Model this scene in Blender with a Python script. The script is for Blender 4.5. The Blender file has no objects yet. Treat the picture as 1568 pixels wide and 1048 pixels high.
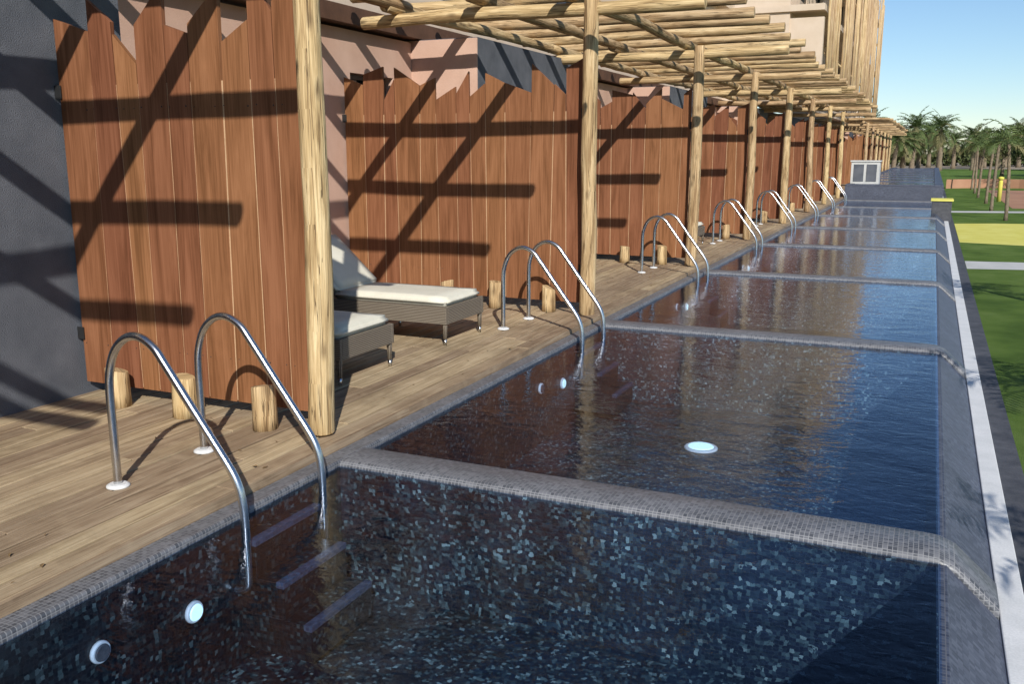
import bpy, bmesh, math, random
from mathutils import Vector, Matrix, noise
random.seed(7)
S=bpy.context.scene
R=random.random
def U(a,b): return a+(b-a)*R()
# ---------------------------------------------------------------- node helpers
def newmat(name):
    m=bpy.data.materials.new(name); m.use_nodes=True
    nt=m.node_tree; nt.nodes.clear()
    out=nt.nodes.new('ShaderNodeOutputMaterial')
    return m,nt,out
class NT:
    def __init__(s,nt): s.nt=nt
    def n(s,t,ins=None,**props):
        nd=s.nt.nodes.new('ShaderNode'+t)
        for k,v in props.items(): setattr(nd,k,v)
        if ins:
            for k,v in ins.items():
                sock=nd.inputs[k]
                if hasattr(v,'is_output') : s.nt.links.new(v,sock)
                else: sock.default_value=v
        return nd
    def math(s,op,a,b=0.0,c=None):
        d={0:a,1:b}
        if c is not None: d[2]=c
        return s.n('Math',d,operation=op).outputs[0]
    def vmath(s,op,a,b=None):
        d={0:a}
        if b is not None: d[1]=b
        return s.n('VectorMath',d,operation=op).outputs[0]
    def ramp(s,fac,stops,interp='LINEAR'):
        nd=s.n('ValToRGB',{0:fac}); cr=nd.color_ramp; cr.interpolation=interp
        while len(cr.elements)>1: cr.elements.remove(cr.elements[-1])
        cr.elements[0].position=stops[0][0]; cr.elements[0].color=(*stops[0][1],1)
        for p,c in stops[1:]:
            e=cr.elements.new(p); e.color=(*c,1)
        return nd.outputs[0]
    def mix(s,f,a,b,mode='MIX'):
        nd=s.n('MixRGB',{0:f,1:a,2:b},blend_type=mode); return nd.outputs[0]
    def pos(s): return s.n('NewGeometry').outputs['Position']
def C(c): return (c[0],c[1],c[2],1)
def principled(T,out,col,rough=0.6,normal=None,metal=0.0,spec=0.5,coat=0.0):
    d={'Base Color':col if hasattr(col,'is_output') else C(col),'Roughness':rough,'Metallic':metal,'Specular IOR Level':spec,'Coat Weight':coat}
    if normal is not None: d['Normal']=normal
    p=T.n('BsdfPrincipled',d); T.nt.links.new(p.outputs[0],out.inputs[0]); return p

def wood(name,dark,mid,light,across=14,along=0.9,rough=0.65,var=0.35,bump=0.25,crack=0.0,knot=0.0,stain=0.0,spec=0.3):
    m,nt,out=newmat(name); T=NT(nt)
    uv=T.n('UVMap').outputs[0]
    mp=T.n('Mapping',{0:uv,3:(across,along,1)}).outputs[0]
    n1=T.n('TexNoise',{'Vector':mp,'Scale':1.6,'Detail':6,'Roughness':.62,'Distortion':.6},noise_dimensions='2D').outputs[0]
    mp2=T.n('Mapping',{0:uv,3:(across*5,along*1.5,1)}).outputs[0]
    n2=T.n('TexNoise',{'Vector':mp2,'Scale':2.5,'Detail':3},noise_dimensions='2D').outputs[0]
    f=T.math('ADD',T.math('MULTIPLY',n1,.65),T.math('MULTIPLY',n2,.35))
    col=T.ramp(f,[(.36,dark),(.5,mid),(.65,light)])
    rn=T.n('Attribute',attribute_name='rnd').outputs['Fac']
    val=T.math('ADD',T.math('MULTIPLY',rn,var),1-var*.5)
    hs=T.n('HueSaturation',{'Hue':T.math('ADD',T.math('MULTIPLY',rn,.016),.492),'Value':val,'Color':col}).outputs[0]
    h=n2
    if crack>0:
        mp3=T.n('Mapping',{0:uv,3:(across*2.2,along*.55,1)}).outputs[0]
        n3=T.n('TexNoise',{'Vector':mp3,'Scale':1.3,'Detail':3},noise_dimensions='2D').outputs[0]
        cr=T.math('LESS_THAN',T.math('ABSOLUTE',T.math('SUBTRACT',n3,.5)),.011)
        hs=T.mix(T.math('MULTIPLY',cr,crack),hs,C([d*.35 for d in dark]))
        h=T.math('SUBTRACT',h,T.math('MULTIPLY',cr,.8))
    if knot>0:
        mp4=T.n('Mapping',{0:uv,3:(5.,2.2,1)}).outputs[0]
        v=T.n('TexVoronoi',{'Vector':mp4,'Scale':1.0},voronoi_dimensions='2D').outputs['Distance']
        k=T.n('MapRange',{0:v,1:.04,2:.17,3:1.,4:0.}).outputs[0]
        hs=T.mix(T.math('MULTIPLY',k,knot),hs,C([d*.5 for d in dark]))
    if stain>0:
        ns=T.n('TexNoise',{'Vector':T.pos(),'Scale':1.7,'Detail':6,'Roughness':.65}).outputs[0]
        k=T.n('MapRange',{0:ns,1:.48,2:.68,3:0.,4:stain}).outputs[0]
        hs=T.mix(k,hs,C([d*.7 for d in dark]))
        ns=T.n('TexNoise',{'Vector':T.pos(),'Scale':6,'Detail':5}).outputs[0]
        k=T.n('MapRange',{0:ns,1:.55,2:.75,3:0.,4:stain*.6}).outputs[0]
        hs=T.mix(k,hs,C([min(1,d*1.2) for d in light]))
    bp=T.n('Bump',{'Strength':bump,'Distance':.01,'Height':h}).outputs[0]
    principled(T,out,hs,rough,bp,spec=spec)
    return m

def mosaic(name,tile,stops,grout,gw=.07,rough=.25,distort=0.0,bump=.4,patch=None,coat=0,spec=.5,dscale=12):
    m,nt,out=newmat(name); T=NT(nt)
    g=T.n('NewGeometry'); p=g.outputs['Position']
    if distort>0:
        nz=T.n('TexNoise',{'Vector':p,'Scale':dscale,'Detail':4,'Roughness':.6}).outputs['Color']
        off=T.vmath('SUBTRACT',nz,(.5,.5,.5))
        off=T.n('VectorMath',{0:off,3:distort},operation='SCALE').outputs[0]
        p=T.vmath('ADD',p,off)
    q=T.vmath('ADD',p,(.0037,.0041,.0053))
    q=T.n('VectorMath',{0:q,3:1/tile},operation='SCALE').outputs[0]
    fl=T.vmath('FLOOR',q); fr=T.vmath('FRACTION',q)
    wn=T.n('TexWhiteNoise',{'Vector':fl},noise_dimensions='3D').outputs[0]
    col=T.ramp(wn,stops)
    if patch:
        pn=T.n('TexNoise',{'Vector':g.outputs['Position'],'Scale':patch[0],'Detail':5,'Roughness':.7}).outputs[0]
        k=T.n('MapRange',{0:pn,1:.35,2:.68,3:patch[1],4:patch[2]}).outputs[0]
        col=T.mix(1.0,col,T.n('CombineXYZ',{0:k,1:k,2:k}).outputs[0],'MULTIPLY')
    sf=T.n('SeparateXYZ',{0:fr}); sn=T.n('SeparateXYZ',{0:g.outputs['True Normal']})
    line=None
    for i in range(3):
        e=T.math('GREATER_THAN',T.math('ABSOLUTE',T.math('SUBTRACT',sf.outputs[i],.5)),.5-gw)
        e=T.math('MULTIPLY',e,T.math('LESS_THAN',T.math('ABSOLUTE',sn.outputs[i]),.62))
        line=e if line is None else T.math('MAXIMUM',line,e)
    col=T.mix(line,col,C(grout))
    nz=T.n('TexNoise',{'Vector':g.outputs['Position'],'Scale':3,'Detail':4}).outputs[0]
    col=T.mix(.5,col,T.ramp(nz,[(.3,(.55,.55,.55)),(.7,(1,1,1))]),'MULTIPLY')
    bp=T.n('Bump',{'Strength':bump,'Distance':.003,'Height':T.math('SUBTRACT',T.math('MULTIPLY',wn,.5),line)}).outputs[0]
    principled(T,out,col,T.math('ADD',T.math('MULTIPLY',line,.4),rough),bp,coat=coat,spec=spec)
    return m

def noisy(name,c1,c2,scale=4,rough=.8,bump=.3,bscale=60,bdist=.01,c3=None,metal=0,spec=.4,detail=5):
    m,nt,out=newmat(name); T=NT(nt); p=T.pos()
    n1=T.n('TexNoise',{'Vector':p,'Scale':scale,'Detail':detail,'Roughness':.6}).outputs[0]
    st=[(.32,c1),(.68,c2)] if c3 is None else [(.3,c1),(.5,c2),(.7,c3)]
    col=T.ramp(n1,st)
    n2=T.n('TexNoise',{'Vector':p,'Scale':bscale,'Detail':3}).outputs[0]
    col=T.mix(.35,col,T.ramp(n2,[(.3,(.6,.6,.6)),(.7,(1,1,1))]),'MULTIPLY')
    bp=T.n('Bump',{'Strength':bump,'Distance':bdist,'Height':n2}).outputs[0]
    principled(T,out,col,rough,bp,metal=metal,spec=spec)
    return m

M={}
M['log']=wood('log_wood',(.25,.15,.068),(.48,.325,.165),(.66,.49,.28),across=9,along=.8,rough=.75,var=.4,bump=.6,crack=.8,knot=.6)
M['fence']=wood('stained_hardwood',(.150,.060,.026),(.225,.093,.043),(.285,.124,.060),across=6,along=.5,rough=.55,var=.34,bump=.08,knot=.10,spec=.15)
M['seam']=noisy('sapwood_seam',(.50,.31,.17),(.60,.39,.22),8,.7,.1)
M['deck']=wood('weathered_decking',(.25,.175,.105),(.375,.275,.17),(.48,.37,.24),across=10,along=.7,rough=.65,var=.5,bump=.3,stain=.5,spec=.2)
M['pole']=wood('pole_wood',(.33,.21,.1),(.48,.33,.18),(.6,.45,.27),across=10,along=1,rough=.75,var=.4,bump=.3)
M['coping']=mosaic('grey_mosaic',.022,[(0,(.07,.074,.085)),(.5,(.12,.124,.137)),(1,(.185,.187,.2))],(.26,.26,.265),gw=.08,rough=.4)
M['slope']=mosaic('wet_mosaic',.022,[(0,(.035,.042,.07)),(.5,(.062,.073,.11)),(1,(.105,.12,.165))],(.15,.157,.18),gw=.08,rough=.45,coat=0,spec=.3)
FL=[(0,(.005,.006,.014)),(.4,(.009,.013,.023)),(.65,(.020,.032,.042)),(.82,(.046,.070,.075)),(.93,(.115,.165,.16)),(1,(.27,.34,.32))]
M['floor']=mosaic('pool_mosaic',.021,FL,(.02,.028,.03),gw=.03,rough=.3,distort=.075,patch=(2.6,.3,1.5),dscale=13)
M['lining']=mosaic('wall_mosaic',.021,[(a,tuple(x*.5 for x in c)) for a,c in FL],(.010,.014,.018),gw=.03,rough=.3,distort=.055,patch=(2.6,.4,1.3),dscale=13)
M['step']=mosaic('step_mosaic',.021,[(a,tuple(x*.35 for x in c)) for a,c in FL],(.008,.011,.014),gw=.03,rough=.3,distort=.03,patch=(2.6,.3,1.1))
M['nosing']=mosaic('nosing_mosaic',.021,[(0,(.03,.038,.065)),(1,(.07,.085,.13))],(.08,.09,.11),gw=.06,rough=.3,distort=.02)
M['stucco_grey']=noisy('grey_stucco',(.105,.113,.13),(.155,.163,.182),3,.9,.8,140,.012,spec=.15)
M['stucco_pink']=noisy('salmon_stucco',(.56,.355,.26),(.65,.43,.325),2,.9,.4,120,.008)
M['stucco_cream']=noisy('cream_stucco',(.60,.47,.34),(.68,.55,.42),1.5,.9,.3,80,.008)
M['brown']=noisy('brown_fascia',(.09,.045,.025),(.14,.07,.04),4,.7,.2,60)
M['steel']=noisy('brushed_steel',(.62,.62,.62),(.74,.74,.74),20,.24,.04,200,.001,metal=1)
M['white']=noisy('white_stone',(.68,.68,.66),(.80,.79,.77),6,.6,.2,90,.003)
M['slate']=noisy('dark_slate',(.05,.052,.06),(.1,.1,.11),8,.7,.4,90,.006)
M['black']=noisy('black_metal',(.02,.02,.02),(.03,.03,.03),8,.4,.1,90,.002)
M['lawn']=noisy('grass',(.07,.13,.02),(.12,.20,.035),1.2,.95,1.0,170,.02,c3=(.17,.25,.06),spec=.15)
M['ground']=noisy('sandy_ground',(.28,.22,.15),(.38,.31,.22),.3,.95,.3,12)
M['yellow']=noisy('yellow_surfacing',(.66,.60,.10),(.74,.69,.18),2,.85,.3,90)
M['court']=noisy('terracotta_court',(.38,.19,.11),(.46,.25,.15),1,.85,.2,60)
M['path']=noisy('pale_path',(.50,.50,.47),(.62,.61,.58),2,.8,.2,60)
M['cushion']=noisy('cream_cushion',(.66,.62,.50),(.74,.70,.58),5,.9,.35,220,.004)
M['bark']=noisy('palm_bark',(.16,.12,.08),(.32,.25,.17),9,.95,1,40,.03)
M['frond']=noisy('palm_frond',(.06,.10,.025),(.13,.17,.05),3,.7,.1,40)
M['frond_dry']=noisy('palm_frond_dry',(.16,.16,.06),(.28,.24,.11),3,.8,.1,40)
M['leaf']=noisy('tree_leaf',(.06,.09,.025),(.13,.14,.05),2,.8,.1,40)
M['litter']=noisy('dry_leaf',(.16,.09,.04),(.30,.2,.09),9,.9,.2,60)
m,nt,out=newmat('lamp_lens'); T=NT(nt)
pp=principled(T,out,(.7,.9,.9),.2); pp.inputs['Emission Color'].default_value=(.75,1,.97,1); pp.inputs['Emission Strength'].default_value=.9; M['lamp']=m
# glass
m,nt,out=newmat('window_glass'); T=NT(nt)
principled(T,out,(.012,.014,.016),.04,spec=.7); M['glass']=m
# wicker
m,nt,out=newmat('wicker'); T=NT(nt); uv=T.n('UVMap').outputs[0]
wv=T.n('Mapping',{0:uv,3:(1,1,1)}).outputs[0]
w1=T.n('TexWave',{'Vector':wv,'Scale':22,'Distortion':.4},bands_direction='X').outputs['Fac']
w2=T.n('TexWave',{'Vector':wv,'Scale':30,'Distortion':.4},bands_direction='Y').outputs['Fac']
w=T.math('MULTIPLY',w1,w2)
col=T.ramp(w,[(.05,(.07,.05,.035)),(.5,(.30,.25,.18)),(1,(.45,.39,.30))])
principled(T,out,col,.6,T.n('Bump',{'Strength':.6,'Distance':.006,'Height':w}).outputs[0]); M['wicker']=m
# water  (Schlick reflectance, valid from both sides of the sheet)
m,nt,out=newmat('pool_water'); T=NT(nt); p=T.pos()
mp=T.n('Mapping',{0:p,3:(1.0,1.6,1)}).outputs[0]
a=T.n('TexNoise',{'Vector':mp,'Scale':2.6,'Detail':2,'Roughness':.5,'Distortion':.5}).outputs[0]
b=T.n('TexNoise',{'Vector':mp,'Scale':11,'Detail':3,'Distortion':.8}).outputs[0]
h=T.math('ADD',T.math('MULTIPLY',a,.9),T.math('MULTIPLY',b,.36))
bp=T.n('Bump',{'Strength':.5,'Distance':.014,'Height':h}).outputs[0]
fc=T.n('LayerWeight',{'Blend':.5,'Normal':bp}).outputs['Facing']
fr=T.math('ADD',T.math('MULTIPLY',T.math('POWER',fc,5.0),.94),.02)
tr=T.n('BsdfTransparent',{0:(.66,.79,.95,1)}).outputs[0]
gl=T.n('BsdfGlossy',{'Color':(.82,.87,1,1),'Roughness':.01,'Normal':bp}).outputs[0]
mx=T.n('MixShader',{0:fr,1:tr,2:gl}); nt.links.new(mx.outputs[0],out.inputs[0]); M['water']=m

# ---------------------------------------------------------------- mesh builder
class MB:
    def __init__(s): s.v=[];s.f=[];s.uv=[];s.rn=[];s.mi=[];s.sm=[]
    def face(s,idx,uvs,r=.5,m=0,sm=False):
        s.f.append(idx); s.uv+=uvs; s.rn.append(r); s.mi.append(m); s.sm.append(sm)
    def tube(s,pts,rad,seg=12,m=0,r=None,caps=True,wob=0.0,smooth=True):
        if r is None: r=R()
        pts=[Vector(p) for p in pts]; n=len(pts)
        if not isinstance(rad,(list,tuple)): rad=[rad]*n
        t0=(pts[1]-pts[0]).normalized()
        a=Vector((0,0,1)) if abs(t0.z)<.9 else Vector((1,0,0))
        u=(a-t0*a.dot(t0)).normalized(); L=0; base=len(s.v); ou=r*17.3; ov=r*91.7
        Ls=[]; seed=Vector((r*50,r*31,0)); ph=r*6
        for i in range(n):
            if i==0:t=t0
            elif i==n-1:t=(pts[i]-pts[i-1]).normalized()
            else:t=(pts[i+1]-pts[i-1]).normalized()
            u=(u-t*u.dot(t)).normalized(); w=t.cross(u)
            if i>0: L+=(pts[i]-pts[i-1]).length
            Ls.append(L)
            for j in range(seg):
                an=2*math.pi*j/seg+ph; d=u*math.cos(an)+w*math.sin(an); rr=rad[i]
                if wob: rr*=1+wob*noise.noise(seed+d*1.1+Vector((0,0,L*1.6)))
                s.v.append(pts[i]+d*rr)
        for i in range(n-1):
            for j in range(seg):
                k=(j+1)%seg; A=base+i*seg
                c=2*math.pi*rad[i]/seg
                s.face([A+j,A+k,A+seg+k,A+seg+j],[(ou+c*j,ov+Ls[i]),(ou+c*(j+1),ov+Ls[i]),(ou+c*(j+1),ov+Ls[i+1]),(ou+c*j,ov+Ls[i+1])],r,m,smooth)
        if caps:
            for e,(A,rv) in enumerate(((base,True),(base+(n-1)*seg,False))):
                idx=list(range(A,A+seg)); 
                if rv: idx=idx[::-1]
                rr=rad[0 if e==0 else -1]
                s.face(idx,[(ou+rr*math.cos(2*math.pi*q/seg),ov+.3*rr*math.sin(2*math.pi*q/seg)) for q in range(seg)],r,m,False)
    def log(s,p0,p1,r0,r1=None,seg=14,m=0,wob=.14,bend=.014,r=None):
        if r1 is None: r1=r0
        p0=Vector(p0);p1=Vector(p1); L=(p1-p0).length; n=max(3,int(L/.35)+2); sd=Vector((U(0,99),U(0,99),0))
        pts=[];rad=[]
        for i in range(n):
            t=i/(n-1); q=p0.lerp(p1,t)
            o=Vector((noise.noise(sd+Vector((0,0,t*L*.6))),noise.noise(sd+Vector((9,0,t*L*.6))),noise.noise(sd+Vector((0,9,t*L*.6)))))
            pts.append(q+o*bend*2); rad.append((r0+(r1-r0)*t)*U(.97,1.03))
        d=(pts[1]-pts[0]).normalized()*r0*.12
        pts=[pts[0]]+[pts[0]+d]+pts[1:]; rad=[rad[0]*.9]+rad
        d=(pts[-1]-pts[-2]).normalized()*r1*.12
        pts=pts[:-1]+[pts[-1]-d,pts[-1]]; rad=rad+[rad[-1]*.9]
        s.tube(pts,rad,seg,m,r,True,wob)
    def hexa(s,c,g=2,m=0,r=None):
        if r is None: r=R()
        b=len(s.v); c=[Vector(x) for x in c]; s.v+=c; o=(r*17.3,r*91.7)
        for q in ((3,2,1,0),(4,5,6,7),(0,1,5,4),(1,2,6,5),(2,3,7,6),(3,0,4,7)):
            P=[c[i] for i in q]; nn=(P[1]-P[0]).cross(P[2]-P[0])
            ax=max(range(3),key=lambda i:abs(nn[i]))
            if ax==g: a1,a2=[i for i in range(3) if i!=g]
            else: a2=g; a1=[i for i in range(3) if i not in (g,ax)][0]
            s.face([b+i for i in q],[(o[0]+p[a1],o[1]+p[a2]) for p in P],r,m)
    def box(s,x0,x1,y0,y1,z0,z1,g=2,m=0,r=None):
        s.hexa([(x0,y0,z0),(x1,y0,z0),(x1,y1,z0),(x0,y1,z0),(x0,y0,z1),(x1,y0,z1),(x1,y1,z1),(x0,y1,z1)],g,m,r)
    def rect(s,x0,x1,y0,y1,z,m=0): 
        b=len(s.v); s.v+=[Vector((x0,y0,z)),Vector((x1,y0,z)),Vector((x1,y1,z)),Vector((x0,y1,z))]
        s.face([b,b+1,b+2,b+3],[(x0,y0),(x1,y0),(x1,y1),(x0,y1)],.5,m)
    def mesh(s,name,mats):
        me=bpy.data.meshes.new(name); me.from_pydata([tuple(v) for v in s.v],[],s.f)
        ul=me.uv_layers.new(name='UVMap'); 
        flat=[x for uv in s.uv for x in uv]; ul.data.foreach_set('uv',flat)
        at=me.attributes.new('rnd','FLOAT','FACE'); at.data.foreach_set('value',s.rn)
        me.polygons.foreach_set('material_index',s.mi); me.polygons.foreach_set('use_smooth',s.sm)
        for x in mats: me.materials.append(M[x])
        me.update(); return me
    def build(s,name,mats,parent=None,bevel=0):
        return place(s.mesh(name,mats),name,parent,bevel=bevel)
def place(me,name,parent=None,loc=(0,0,0),rot=(0,0,0),sc=(1,1,1),bevel=0):
    o=bpy.data.objects.new(name,me); S.collection.objects.link(o)
    o.location=loc;o.rotation_euler=rot;o.scale=sc
    if parent: o.parent=parent
    if bevel:
        b=o.modifiers.new('bev','BEVEL'); b.width=bevel; b.segments=2; b.limit_method='ANGLE'
    return o
def empty(name,loc=(0,0,0),rot=(0,0,0)):
    return place(None,name,None,loc,rot)

# ---------------------------------------------------------------- layout
P=4.93; Y0=4.6
PY=lambda n:Y0+P*n
G1=range(-2,8)
G2=range(10,17)
PX=-3.38
YEND=PY(7)+.9
# ---------------------------------------------------------------- pergola
def pergola(rng,name):
    par=empty(name)
    mb=MB()
    for n in rng:
        y=PY(n); lx=U(-.02,.02)
        r=U(.078,.09)
        mb.log((PX+lx,y,0),(PX,y,3.34),r*1.06,r*.95,seg=18,wob=.12,bend=.02)
    mb.build('posts',['log'],par)
    mb=MB()
    for n in rng:
        y=PY(n)
        mb.log((-6.2,y+.02,3.24+U(-.01,.01)),(-2.12+U(-.1,.06),y+.02,3.23),.075,.07)
    mb.build('cross_beams',['log'],par)
    mb=MB()
    for x in (-3.6,-4.66,-5.72):
        for n in list(rng)[:-1]:
            dx=U(-.02,.02)
            mb.log((x+dx,PY(n)-.25,3.385),(x-dx,PY(n+1)+.25,3.395),.072,.066)
    mb.build('purlins',['log'],par)
    mb=MB()
    for n in list(rng):
        for k in range(5):
            if n==rng[-1] and k>0: continue
            y=PY(n)+k*.986+(.06 if k in(1,2,3) else 0)
            if k==0: y=PY(n)-.02
            e=-2.2+U(-.13,.1)
            mb.log((-6.3,y+U(-.05,.05),3.53),(e,y+U(-.05,.05),3.545),U(.064,.076),U(.06,.07),r=None)
    y=PY(rng[-1])+.9
    mb.log((-6.3,y,3.53),(-2.2,y,3.54),.07,.066)
    mb.build('roof_poles',['log'],par)
    return par
pergola(G1,'log_pergola'); pergola(G2,'log_pergola')

# ---------------------------------------------------------------- fences
def fence(n,yf,xl,xr):
    mb=MB(); w=xr-xl; k=int(round(w/.235)); xs=[xl]
    ws=[U(.7,1.35) for _ in range(k)]; tot=sum(ws)
    for q in ws: xs.append(xs[-1]+q/tot*w)
    tilt=[0]+[U(-.045,.045) for _ in range(k-1)]+[0]
    prev=2.6
    for i in range(k):
        b0,b1=xs[i]+.004,xs[i+1]-.004
        t0,t1=xs[i]+tilt[i]+.004,xs[i+1]+tilt[i+1]-.004
        h=U(2.38,2.76); 
        if abs(h-prev)<.10: h+= .15 if h<2.57 else -.15
        prev=h; s=U(.03,.13)*random.choice((-1,1))
        if i==k-1: h=2.70;s=.05
        if i==0: h=2.6; s=-.05
        dy=U(-.003,.003); ya,yb=yf-.016+dy,yf+.016+dy
        z0=.10
        mb.hexa([(b0,ya,z0),(b1,ya,z0),(b1,yb,z0),(b0,yb,z0),(t0,ya,h-s),(t1,ya,h+s),(t1,yb,h+s),(t0,yb,h-s)],2,0)
        if i<k-1:
            zt=2.2; tt=tilt[i+1]*(zt-z0)/(h-z0)
            a,b_=xs[i+1]-.007,xs[i+1]+.007
            mb.hexa([(a,yf-.0125,z0+.01),(b_,yf-.0125,z0+.01),(b_,yf+.009,z0+.01),(a,yf+.009,z0+.01),(a+tt,yf-.0125,zt),(b_+tt,yf-.0125,zt),(b_+tt,yf+.009,zt),(a+tt,yf+.009,zt)],2,2)
        for z in (.395,2.045):
            for xx in (b0+.03,b1-.03): mb.tube([(xx,ya+.001,z+U(-.01,.01)),(xx,ya-.0015,z)],.0045,6,1,.5)
    for z in (.35,2.0):
        mb.box(xl+.03,xr,yf+.02,yf+.06,z,z+.09,0,0)
    for z in (.42,2.12):
        mb.box(xr-.02,xr+.06,yf-.03,yf-.022,z,z+.11,2,1)
        mb.box(xr+.005,xr+.03,yf-.05,yf-.031,z+.02,z+.09,2,1)
        mb.box(xl-.03,xl+.03,yf-.03,yf-.022,z,z+.09,2,1)
    mb.build('wooden_fence',['fence','black','seam'],bevel=.002)
for n in list(G1)+list(G2):
    fence(n,PY(n)+.15,-5.57 if n%2==0 else -6.57,-3.5)

# ---------------------------------------------------------------- bollards (log stumps)
for n in list(range(-1,8)):
    for x in (-3.83,-4.47,-5.11):
        mb=MB(); y=PY(n)-.03+U(-.03,.03); h=U(.25,.31); r=.08; seg=16; x+=U(-.03,.03)
        mb.tube([(x,y,0),(x,y,h*.35),(x,y,h*.7),(x,y,h*.97),(x,y,h)],[r*1.02,r,r*.98,r*.97,r*.9],seg,0,U(.5,1),True,.12)
        sx,sy=U(-.35,.35),U(-.3,.1)
        for i in range(3*seg,5*seg):
            v=mb.v[i]; v.z+=(v.x-x)*sx+(v.y-y)*sy
        mb.build('wooden_bollard',['log'])

# ---------------------------------------------------------------- deck
mb=MB(); x=-3.245
while x>-6.95:
    w=.130; y=-6-U(0,3)
    while y<YEND+3:
        L=U(2.4,4.2); z=U(-.003,.002)
        y1=min(y+L,YEND+3)
        mb.box(x-w,x,y+.002,y1-.002,-.028,z,1,0)
        y=y1
        if y>=YEND+3-.01: break
    x-=w+.016
dk=empty('timber_deck'); mb.build('boards',['deck'],dk,bevel=.004)
mb=MB(); mb.box(-7,-3.245,-9,YEND+3,-.8,-.07,1,0); mb.build('substructure',['black'],dk)
mb=MB(); y=-9
while y<YEND+3:
    y1=min(y+3.6,YEND+3); mb.box(-3.24,-3.2185,y,y1-.004,-.09,-.002,1,0,U(0,.4)); y=y1
mb.build('fascia',['deck'],dk)
mb=MB()
mb.box(-7,-3.22,YEND+3.01,95,-.3,0,1,0); mb.build('far_terrace',['deck'],dk)
mb=MB()
for i in range(90):
    y=U(.5,16); x=-3.3-abs(random.gauss(0,1.1)); 
    if x<-6.4: continue
    s=U(.010,.026); an=U(0,6.28); c,sn_=math.cos(an)*s,math.sin(an)*s; z=.004
    b=len(mb.v); mb.v+=[Vector((x-c,y-sn_,z)),Vector((x+sn_*.45,y-c*.45,z+U(.001,.012))),Vector((x+c,y+sn_,z+U(0,.01))),Vector((x-sn_*.45,y+c*.45,z+U(.001,.008)))]
    mb.face([b,b+1,b+2,b+3],[(0,0)]*4)
mb.build('leaf_litter',['litter'])

# ---------------------------------------------------------------- pool
pool=empty('swimming_pool')
WZ=-.085; FZ=-.86; XR=.17; XL=-3.09
ys=PY(-3)+.3
mb=MB(); mb.rect(XL-.02,XR+.02,ys,YEND,FZ)
LT=WZ-.004
for n in range(-2,8):
    a=PY(n-1)+.07; b=PY(n)-.24
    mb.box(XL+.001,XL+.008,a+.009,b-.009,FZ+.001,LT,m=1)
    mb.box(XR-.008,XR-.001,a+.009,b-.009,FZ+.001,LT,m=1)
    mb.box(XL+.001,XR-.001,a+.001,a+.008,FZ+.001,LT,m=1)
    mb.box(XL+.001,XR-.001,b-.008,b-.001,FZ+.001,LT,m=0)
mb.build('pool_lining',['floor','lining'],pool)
mb=MB()
mb.box(-3.2175,XL,ys,YEND,FZ-.1,-.05)
o=mb.build('kerb',['coping'],pool,bevel=.012)
mb=MB(); prof=[(XR,FZ-.1),(XR,WZ-.004),(XR+.035,WZ-.004),(.44,-.31),(.44,FZ-.1)]
b=len(mb.v)
for y in (ys,YEND): mb.v+=[Vector((a,y,c)) for a,c in prof]
for i in range(4): mb.face([b+i,b+i+5,b+i+6,b+i+1],[(0,0)]*4)
mb.face([0,1,2,3,4],[(0,0)]*5); mb.face([9,8,7,6,5],[(0,0)]*5)
mb.build('overflow_wall',['slope'],pool)
def divider(yc0,yc1):
    mb=MB(); top=[(XL-.02,-.052),(.10,-.052),(.17,-.056),(.245,-.085),(.436,-.255)]
    bot=[(XL-.02,FZ),(.10,FZ),(.168,FZ),(.235,-.30),(.436,-.34)]
    n=len(top); ch=.03
    secs=[(yc0,-.03),(yc0+.010,-.012),(yc0+ch,0),(yc1-ch,0),(yc1-.010,-.012),(yc1,-.03)]
    for y,dz in secs:
        for (a,c) in top: mb.v.append(Vector((a,y,c+dz)))
    for k in range(len(secs)-1):
        for i in range(n-1):
            A=k*n+i; mb.face([A,A+1,A+n+1,A+n],[(0,0)]*4,sm=True)
    for e,(y,rev) in enumerate(((yc0,False),(yc1,True))):
        b=len(mb.v); mb.v+=[Vector((a,y,c)) for a,c in bot]; t0=0 if e==0 else (len(secs)-1)*n
        for i in range(n-1):
            f=[b+i,b+i+1,t0+i+1,t0+i]
            mb.face(f[::-1] if rev else f,[(0,0)]*4)
    mb.build('divider',['coping'],pool)
for n in range(-3,8):
    divider(PY(n)-.24,PY(n)+.07)
mb=MB(); mb.box(-3.2,.44,YEND,90,-1,.45); mb.box(-3.2,-2.9,YEND+.3,90,.451,.52);mb.box(.1,.44,YEND+.3,90,.451,.52)
for q in range(0,9): mb.box(-2.899,.099,YEND+.3+q*P*1.1,YEND+.6+q*P*1.1,.451,.522)
mb.build('raised_tank',['slope'],pool,bevel=.01)
mb=MB()
for n in range(-2,8):
    mb.rect(XL,XR+.01,PY(n-1)+.07,PY(n)-.24,WZ)
for q in range(0,8): mb.rect(-2.899,.099,YEND+.6+q*P*1.1,YEND+.3+(q+1)*P*1.1,.49)
mb.build('water',['water'])
mb=MB()
for n in range(-1,8):
    y0=PY(n)-1.17;y1=PY(n)-.62
    for k in range(3):
        z=-.17-.2*k; mb.box(XL+.009,XL+.13+.16*k,y0+.001*k,y1-.001*k,z-.2,z)
        mb.box(XL+.131+.16*k-.045,XL+.133+.16*k,y0-.002,y1+.002,z-.03,z+.004,m=1)
mb.build('steps',['step','nosing'],pool,bevel=.004)

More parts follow.
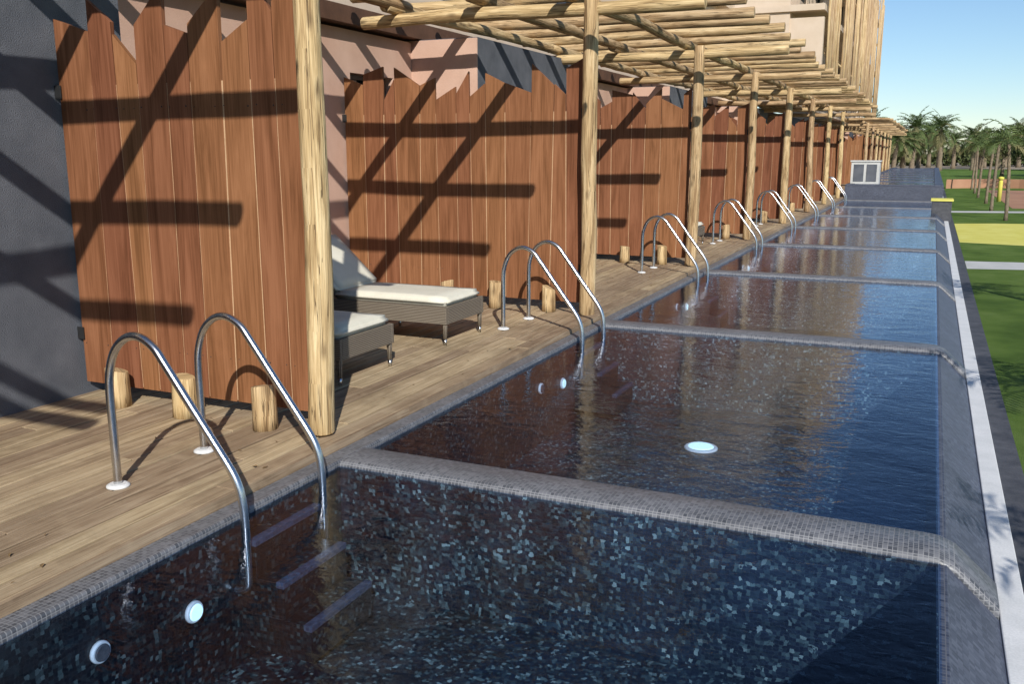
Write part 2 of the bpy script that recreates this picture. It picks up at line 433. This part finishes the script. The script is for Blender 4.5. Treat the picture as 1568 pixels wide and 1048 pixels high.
def disc_light(loc,rot,r,inner=1):
    mb=MB()
    mb.tube([(0,0,0),(0,0,.012),(0,0,.02)],[r,r,r*.9],24,0,.5,True)
    mb.tube([(0,0,.0202),(0,0,.028)],[r*.78,r*.7],20,inner,.5,True)
    place(mb.mesh('pool_light',['white','lamp','slate']),'pool_light',None,loc,rot)
for n in range(-1,8):
    disc_light((-1.7,PY(n)-1.6,FZ+.002),(0,0,0),.15)
    disc_light((XL+.0085,PY(n)-1.5,-.42),(0,math.pi/2,0),.055)
    disc_light((XL+.0085,PY(n)-2.05,-.34),(0,math.pi/2,0),.05,2)

# ---------------------------------------------------------------- ladders
def catmull(pts,k=6):
    out=[]; n=len(pts); pts=[Vector(p) for p in pts]
    for i in range(n-1):
        p0=pts[max(i-1,0)];p1=pts[i];p2=pts[i+1];p3=pts[min(i+2,n-1)]
        for j in range(k):
            t=j/k
            out.append(.5*((2*p1)+(-p0+p2)*t+(2*p0-5*p1+4*p2-p3)*t*t+(-p0+3*p1-3*p2+p3)*t**3))
    out.append(pts[-1]); return out
rail=[(-3.84,0),(-3.84,.28),(-3.84,.52),(-3.825,.64),(-3.775,.755),(-3.69,.825),(-3.6,.835),(-3.51,.79),(-3.44,.705),(-3.3,.52),(-3.15,.325),(-3.06,.205),(-3.015,.12),(-2.995,.02),(-2.99,-.12),(-2.99,-.36),(-3.01,-.42),(-3.075,-.44)]
mb=MB()
for dy in (0,.65):
    mb.tube(catmull([(a,dy,c) for a,c in rail],5),.022,14,0,.5)
    mb.tube([(-3.84,dy,.001),(-3.84,dy,.01),(-3.84,dy,.018)],[.062,.06,.045],20,1,.5)
lm=mb.mesh('pool_ladder',['steel','white'])
for n in range(-1,8): place(lm,'pool_ladder',None,(0,PY(n)-1.2,0))

# ---------------------------------------------------------------- loungers
def rbox(name,sx,sy,sz,bev,mat,seg=3,puff=0):
    bm=bmesh.new(); bmesh.ops.create_cube(bm,size=1)
    bmesh.ops.scale(bm,vec=(sx,sy,sz),verts=bm.verts)
    bmesh.ops.subdivide_edges(bm,edges=[e for e in bm.edges if e.calc_length()>.3],cuts=5,use_grid_fill=True)
    bmesh.ops.bevel(bm,geom=[e for e in bm.edges if e.calc_face_angle(0)>.5],offset=bev,segments=seg,affect='EDGES')
    for v in bm.verts:
        if puff and v.co.z>0:
            v.co.z+=puff*(1-(2*v.co.x/sx)**2)*(1-(2*v.co.y/sy)**2)+.003*noise.noise(v.co*7)
    me=bpy.data.meshes.new(name); bm.to_mesh(me); bm.free(); me.materials.append(M[mat])
    for p in me.polygons: p.use_smooth=True
    return me
cs=rbox('seat_cushion',1.25,.72,.08,.03,'cushion',3,.015)
cb=rbox('back_cushion',.72,.72,.08,.03,'cushion',3,.015)
mb=MB()
mb.box(-1.95,0,0,.035,.20,.365,0,0);mb.box(-1.95,0,.745,.78,.20,.365,0,0)
mb.box(-.035,0,.035,.745,.20,.365,1,0);mb.box(-1.95,-1.915,.035,.745,.20,.365,1,0)
mb.box(-1.915,-.035,.035,.745,.335,.36,0,0)
fm=mb.mesh('lounger_frame',['wicker'])
mb=MB()
for x in(-.03,-1.9,-.95):
    for y in(.03,.75):
        mb.tube([(x,y,0),(x,y,.06)],[.014,.017],8,1,.5); mb.tube([(x,y,.06),(x,y,.3)],[.018,.027],10,0,.5)
gm=mb.mesh('lounger_legs',['wicker','steel'])
mb=MB(); mb.box(-.74,0,.04,.74,0,.03,0,0); bmx=mb.mesh('lounger_back',['wicker'])
def lounger(x,y):
    e=empty('sun_lounger',(x,y,0))
    place(fm,'frame',e,bevel=.006);place(gm,'legs',e)
    place(cs,'seat_cushion',e,(-.64,.39,.402))
    an=math.radians(42)
    place(bmx,'backrest',e,(-1.24,0,.37),(0,an,0))
    place(cb,'back_cushion',e,(-1.24-.37*math.cos(an)+.07*math.sin(an),.39,.37+.37*math.sin(an)+.07*math.cos(an)),(0,an,0))
for b in (1,3,5,7):
    y=PY(b-1)
    lounger(-3.98,y+1.08);lounger(-3.96,y+2.74)

# ---------------------------------------------------------------- building
bld=empty('hotel_building')
mg=MB();mp_=MB();mgl=MB();mbr=MB()
for k in range(-1,10):
    o=k*2*P
    mg.box(-9,-5.6,1.5+o,5.35+o,-.1,3.25)
    mp_.box(-8.99,-5.602,1.48+o,1.499+o,-.1,3.24)
    ya,yb=5.35+o,1.48+2*P+o
    ops=[(ya+.5,ya+2.9,.02,2.45),(ya+4.5,ya+5.5,.9,2.72)]
    y=ya
    for a,b_,z0,z1 in ops:
        mp_.box(-6.85,-6.6,y,a,-.1,3.22)
        mp_.box(-6.85,-6.6,a,b_,z1,3.22)
        if z0>.1: mp_.box(-6.85,-6.6,a,b_,-.1,z0)
        mgl.box(-6.80,-6.77,a,b_,z0,z1,m=0)
        for yy in (a,(a+b_)/2-.03,b_-.06): mgl.box(-6.765,-6.72,yy,yy+.06,z0,z1,m=1)
        mgl.box(-6.762,-6.722,a,b_,z1-.06,z1-.001,m=1)
        y=b_
    mp_.box(-6.85,-6.6,y,yb,-.1,3.22)
mg.build('grey_walls',['stucco_grey'],bld);mp_.build('salmon_walls',['stucco_pink'],bld);mgl.build('glazing',['glass','black'],bld)
mbr.box(-9,-6.45,-9,90,3.26,3.46); mbr.build('terrace_fascia',['brown'],bld)
def wallwin(mb,mgw,x,y0,y1,z0,z1,step,wh=(.5,2.5)):
    y=y0
    while y<y1-.1:
        e=min(y+step,y1); a=y+step*.28;b_=y+step*.78
        if b_>e: mb.box(x-.3,x,y,e,z0,z1); break
        mb.box(x-.3,x,y,a,z0,z1);mb.box(x-.3,x,b_,e,z0,z1)
        mb.box(x-.3,x,a,b_,z0,z0+wh[0]);mb.box(x-.3,x,a,b_,z0+wh[1],z1)
        mgw.box(x-.2,x-.17,a,b_,z0+wh[0],z0+wh[1],m=0)
        for yy in (a,(a+b_)/2,b_-.06): mgw.box(x-.165,x-.12,yy,yy+.06,z0+wh[0],z0+wh[1],m=1)
        y=e
mu=MB();mw=MB()
wallwin(mu,mw,-6.8,-9,32.7,3.46,6.4,P)
wallwin(mu,mw,-4.7,33,62,3.46,6.3,P);wallwin(mu,mw,-4.7,33,62,6.5,9.2,P)
mu.box(-9,-4.7,32.7,33,3.46,6.3);mu.box(-9,-4.7,32.7,33,6.5,9.2)
mu.box(-9,-4.7,62,62.3,3.4,9.2)
mu.box(-9,-3.6,32.6,62.4,6.3,6.5);mu.box(-9,-3.6,32.6,62.4,9.2,9.4);mu.box(-9,-6.5,-9,32.6,6.4,6.6)
mu.box(-4.7,-3.62,32.75,33.0,3.7,6.1)
wallwin(mu,mw,-6.2,66,92,3.47,5.8,P); mu.box(-9,-6,65.8,92,5.8,6.0);mu.box(-9,-6.2,65.8,66,3.47,5.8)
mu.build('upper_walls',['stucco_cream'],bld);mw.build('upper_glazing',['glass','black'],bld)
mb=MB()
y=33.2
while y<62.3:
    if int((y-33)/1.3)%4!=3:
        mb.tube([(-3.5+U(-.03,.03),y,3.65),(-3.5+U(-.05,.05),y+U(-.12,.12),6.4),(-3.5+U(-.06,.06),y+U(-.25,.25),U(9.3,10.9))],[.05,.045,.035],7,0)
    y+=U(.2,.42)
for z in (5,7.9,9.0): mb.tube([(-3.56,33.2,z),(-3.56,62.3,z)],.045,7,0)
mb.build('pole_screen',['pole'],bld)

# ---------------------------------------------------------------- ground, paths
mb=MB()
mb.rect(.43,1500,-400,2500,-.40); mb.rect(-1500,-7,-400,2500,-.40); mb.rect(-7,.43,-400,-9,-.40); mb.rect(-7,.43,95,2500,-.40)
mb.build('ground',['ground'])
mb=MB(); mb.box(.441,.56,ys,90,-.45,-.30); mb.build('white_kerb',['white'],bevel=.006)
mb=MB(); mb.box(.561,.71,ys,90,-.45,-.322); mb.build('drain_channel',['slate'])
mb=MB(); mb.rect(.711,60,-20,140,-.335); mb.build('lawn',['lawn'])
def curvy(name,mat,fy0,fy1,x0,x1,z,n=24):
    mb=MB()
    for i in range(n+1):
        x=x0+(x1-x0)*i/n; mb.v+=[Vector((x,fy0(x),z)),Vector((x,fy1(x),z))]
    for i in range(n): mb.face([2*i,2*i+2,2*i+3,2*i+1],[(0,0)]*4)
    mb.build(name,[mat])
curvy('garden_path','path',lambda x:18.6+.25*x,lambda x:20.0+.18*x,.72,25,-.331)
curvy('garden_path','path',lambda x:36.5+.3*x,lambda x:37.6+.3*x,.72,25,-.331)
curvy('yellow_play_surface','yellow',lambda x:24.4-.25*(x-.7),lambda x:30.5+1.2*math.sin(x*.5),.72,25,-.330)
curvy('terracotta_court','court',lambda x:41-.2*x,lambda x:60,2.9,25,-.329)

mb=MB(); mb.box(.06,.62,31.5,32.4,-.35,.30); mb.box(.02,.66,31.46,32.44,.301,.36,m=1); mb.build('mosaic_pillar',['slate','yellow'],bevel=.01)
mb=MB(); mb.tube([(2.75,46,-.33),(2.75,46,.5),(2.75,46,.62)],[.09,.09,.07],14,0,.5); mb.tube([(2.75,46,.62),(2.75,46,.72),(2.75,46,.75)],[.12,.12,.04],14,0,.5); mb.build('yellow_bollard',['yellow'])
mb=MB()
for i in range(12):
    a=i/12;b_=(i+1)/12
    mb.hexa([(.8+6*a,62+2*math.sin(a*3),-.4),(.8+6*b_,62+2*math.sin(b_*3),-.4),(.8+6*b_,62.4+2*math.sin(b_*3),-.4),(.8+6*a,62.4+2*math.sin(a*3),-.4),
     (.8+6*a,62+2*math.sin(a*3),.2),(.8+6*b_,62+2*math.sin(b_*3),.2),(.8+6*b_,62.4+2*math.sin(b_*3),.2),(.8+6*a,62.4+2*math.sin(a*3),.2)])
mb.build('terracotta_wall',['court'])
pv=empty('garden_pavilion'); mb=MB()
mb.box(6.4,7.2,66,72,-.4,1.6);mb.box(11,20,66,72,-.4,1.6);mb.box(7.2,11,71.7,72,-.4,1.6);mb.box(6.2,20.2,65.6,72.4,1.6,2.0); mb.build('walls',['white'],pv)
mb=MB();mb.box(7.2,11,70,70.1,-.4,1.6);mb.build('opening',['brown'],pv)
mb=MB();mb.box(7.0,8.2,65.0,65.3,-.4,.7);mb.build('counter',['yellow'],pv)
mb=MB(); mb.box(-3.1,-2.0,YEND+1.2,YEND+2.2,.46,1.4); mb.box(-3.14,-1.96,YEND+1.16,YEND+2.24,1.4,1.46); mb.box(-3.0,-2.6,YEND+1.185,YEND+1.198,.6,1.3,m=1); mb.box(-2.5,-2.1,YEND+1.185,YEND+1.198,.6,1.3,m=1); mb.build('pump_cabinet',['path','stucco_grey'],bevel=.01)

# ---------------------------------------------------------------- vegetation
def frond(mb,base,az,el,L,droop,nl,lw,ll,m=0):
    pts=[];p=Vector(base);e=el; n=9
    for i in range(n+1):
        pts.append(p.copy()); d=Vector((math.cos(az)*math.cos(e),math.sin(az)*math.cos(e),math.sin(e))); p=p+d*(L/n); e-=droop/n*(1+.6*i/n)
    mb.tube(pts,[.03*(1-.85*i/n)*L/2.2 for i in range(n+1)],4,m,R(),False)
    side=Vector((-math.sin(az),math.cos(az),0))
    for i in range(nl):
        t=.15+.85*i/(nl-1); f=t*n; k=min(int(f),n-1); q=pts[k].lerp(pts[k+1],f-k)
        d=(pts[k+1]-pts[k]).normalized()
        l=ll*math.sin(math.pi*min(1,.25+t*.72))**.6*U(.85,1.1)
        for sg in(-1,1):
            dr=(side*sg*.85+d*.55+Vector((0,0,U(-.35,.15)))).normalized()
            tip=q+dr*l; w=d*lw*.5; mid=q+dr*l*.5+Vector((0,0,.04*l))
            b=len(mb.v); mb.v+=[q-w*.5,mid-w,tip-Vector((0,0,l*.2)),mid+w,q+w*.5]
            mb.face([b,b+1,b+2,b+3,b+4],[(0,0)]*5,R(),m)
def palm(h,nf,L,tr,seed,spread=1.0,nl=16,lw=.05,ll=.45,mats=('bark','frond','frond_dry'),top_el=85):
    random.seed(seed); mb=MB(); lean=Vector((U(-.12,.12),U(-.12,.12),0))*h*.4
    n=10; pts=[lean*(i/n)**2+Vector((0,0,h*i/n)) for i in range(n+1)]
    mb.tube(pts,[tr*(1.25 if i==0 else 1)*(1-.2*i/n)*U(.92,1.08) for i in range(n+1)],10,0,.5,True,.1)
    top=pts[-1]
    for i in range(nf):
        el=math.radians(top_el-115*spread*(i/nf)+U(-8,8)); az=i*2.399+U(-.3,.3)
        frond(mb,top+Vector((0,0,U(-.1,.1))),az,el,L*U(.85,1.1),U(.9,1.5),nl,lw,ll,2 if (i>nf*.8 or R()<.1) else 1)
    return mb.mesh('palm_tree',list(mats))
pm=[palm(2.35,10,1.0,.06,s,.75,13,.04,.3,top_el=78) for s in(1,2,3)]
random.seed(3)
for i,y in enumerate([-4,2.2,6.2,12.5,33,38.5,44,49.5,55,60.5]):
    place(pm[i%3],'palm_tree',None,((2.15 if y>20 else 2.95)+U(-.1,.1),y,-.34),(0,0,U(0,6)),(1,1,U(.9,1.08)))
for i in range(5):
    place(pm[i%3],'palm_tree',None,(5.2+i*.4,54+i*6.5,-.34),(0,0,U(0,6)),(1,1,U(.9,1.1)))
bp_=[palm(3.9+s*.5,46,2.7,.3,s+20,1.1,16,.11,.55) for s in range(3)]
random.seed(11)
grove=empty('distant_palm_grove')
for i in range(46):
    y=U(96,170); x=U(-13,17)*y/110
    s=U(.7,1.0)*(y/120)**.5
    place(bp_[i%3],'palm',grove,(x,y,-.4),(0,0,U(0,6)),(s,s,s*U(.8,1.15)))
def broadtree(h,rad,seed,nl=3600):
    random.seed(seed); mb=MB()
    mb.tube([(0,0,0),(.05,0,h*.2),(0,.05,h*.42)],[.16,.12,.1],9,0,.5,True,.1)
    cl=[]
    for i in range(16):
        az=U(0,6.28);rr=rad*math.sqrt(R())*.85; z=h*U(.48,.92)
        c=Vector((rr*math.cos(az),rr*math.sin(az),z)); cl.append((c,rad*U(.2,.38)))
        mb.tube([(0,.05,h*.4),Vector((0,.05,h*.4)).lerp(c,.5)+Vector((0,0,.15)),c],[.07,.045,.015],5,0,.5,False)
    for i in range(nl):
        c,r=cl[i%len(cl)]; d=Vector((random.gauss(0,1),random.gauss(0,1),random.gauss(0,.7)))
        d=d.normalized()*r*(R()**.4); q=c+d; s=U(.05,.12)
        a=Vector((U(-1,1),U(-1,1),U(-1,1))).normalized()*s; b_=a.cross(Vector((U(-1,1),U(-1,1),U(-1,1)))).normalized()*s*.7
        k=len(mb.v); mb.v+=[q-a,q-b_*.6,q+a,q+b_*.6]; mb.face([k,k+1,k+2,k+3],[(0,0)]*4,R(),1)
    return mb.mesh('garden_tree',['bark','leaf'])
bt=[broadtree(4.2,2.1,5),broadtree(3.6,2.3,6)]
random.seed(5)
for i,(x,y) in enumerate([(7,82),(9.5,88),(12,80),(15,86),(5.5,92),(8.5,97),(18,92),(11,100),(22,98)]):
    place(bt[i%2],'garden_tree',None,(x,y,-.4),(0,0,U(0,6)),(1.1,1.1,U(.85,1.15)))
random.seed(8); mb=MB()
for i in range(15000):
    x=U(-30,60);y=U(175,185); hh=2.4+1.6*noise.noise(Vector((x*.15,0,0)))+1.1*noise.noise(Vector((x*.6,3,0)))
    z=-.4+hh*R()**.6; s=U(.2,.5)
    a=Vector((U(-1,1),U(-1,1),U(-1,1))).normalized()*s;b_=a.cross(Vector((U(-1,1),U(-1,1),U(-1,1)))).normalized()*s*.7
    q=Vector((x,y,z));k=len(mb.v); mb.v+=[q-a,q-b_,q+a,q+b_]; mb.face([k,k+1,k+2,k+3],[(0,0)]*4,R(),0)
mb.build('distant_hedge',['leaf'])

# ---------------------------------------------------------------- light, sky, camera
d=Vector((-.83,1.38,-1)).normalized()
L=bpy.data.lights.new('sun','SUN'); L.energy=5.0; L.angle=math.radians(.5); L.color=(1,.965,.91)
lo=bpy.data.objects.new('sun',L); S.collection.objects.link(lo); lo.rotation_euler=d.to_track_quat('-Z','Y').to_euler(); lo.location=(20,-30,30)
w=bpy.data.worlds.new('World'); S.world=w; w.use_nodes=True; nt=w.node_tree; nt.nodes.clear()
o=nt.nodes.new('ShaderNodeOutputWorld'); bg=nt.nodes.new('ShaderNodeBackground'); sk=nt.nodes.new('ShaderNodeTexSky')
sk.sky_type='NISHITA'; sk.sun_disc=False; sk.sun_elevation=math.radians(31.8); sk.sun_rotation=math.atan2(.83,-1.38)
sk.air_density=1.0; sk.dust_density=0.0; sk.ozone_density=5.0
nt.links.new(sk.outputs[0],bg.inputs[0]); bg.inputs[1].default_value=.115; nt.links.new(bg.outputs[0],o.inputs[0])
cam=bpy.data.cameras.new('camera'); co=bpy.data.objects.new('camera',cam); S.collection.objects.link(co); S.camera=co
cam.sensor_width=36; cam.lens=32.37; cam.clip_start=.05; cam.clip_end=4000
psi=math.radians(24.2); p=math.radians(11.6)
f=Vector((-math.sin(psi)*math.cos(p),math.cos(psi)*math.cos(p),-math.sin(p)))
co.location=(0,0,1.75); co.rotation_euler=f.to_track_quat('-Z','Y').to_euler()
S.view_settings.view_transform='Standard'; S.view_settings.look='None'; S.view_settings.exposure=0
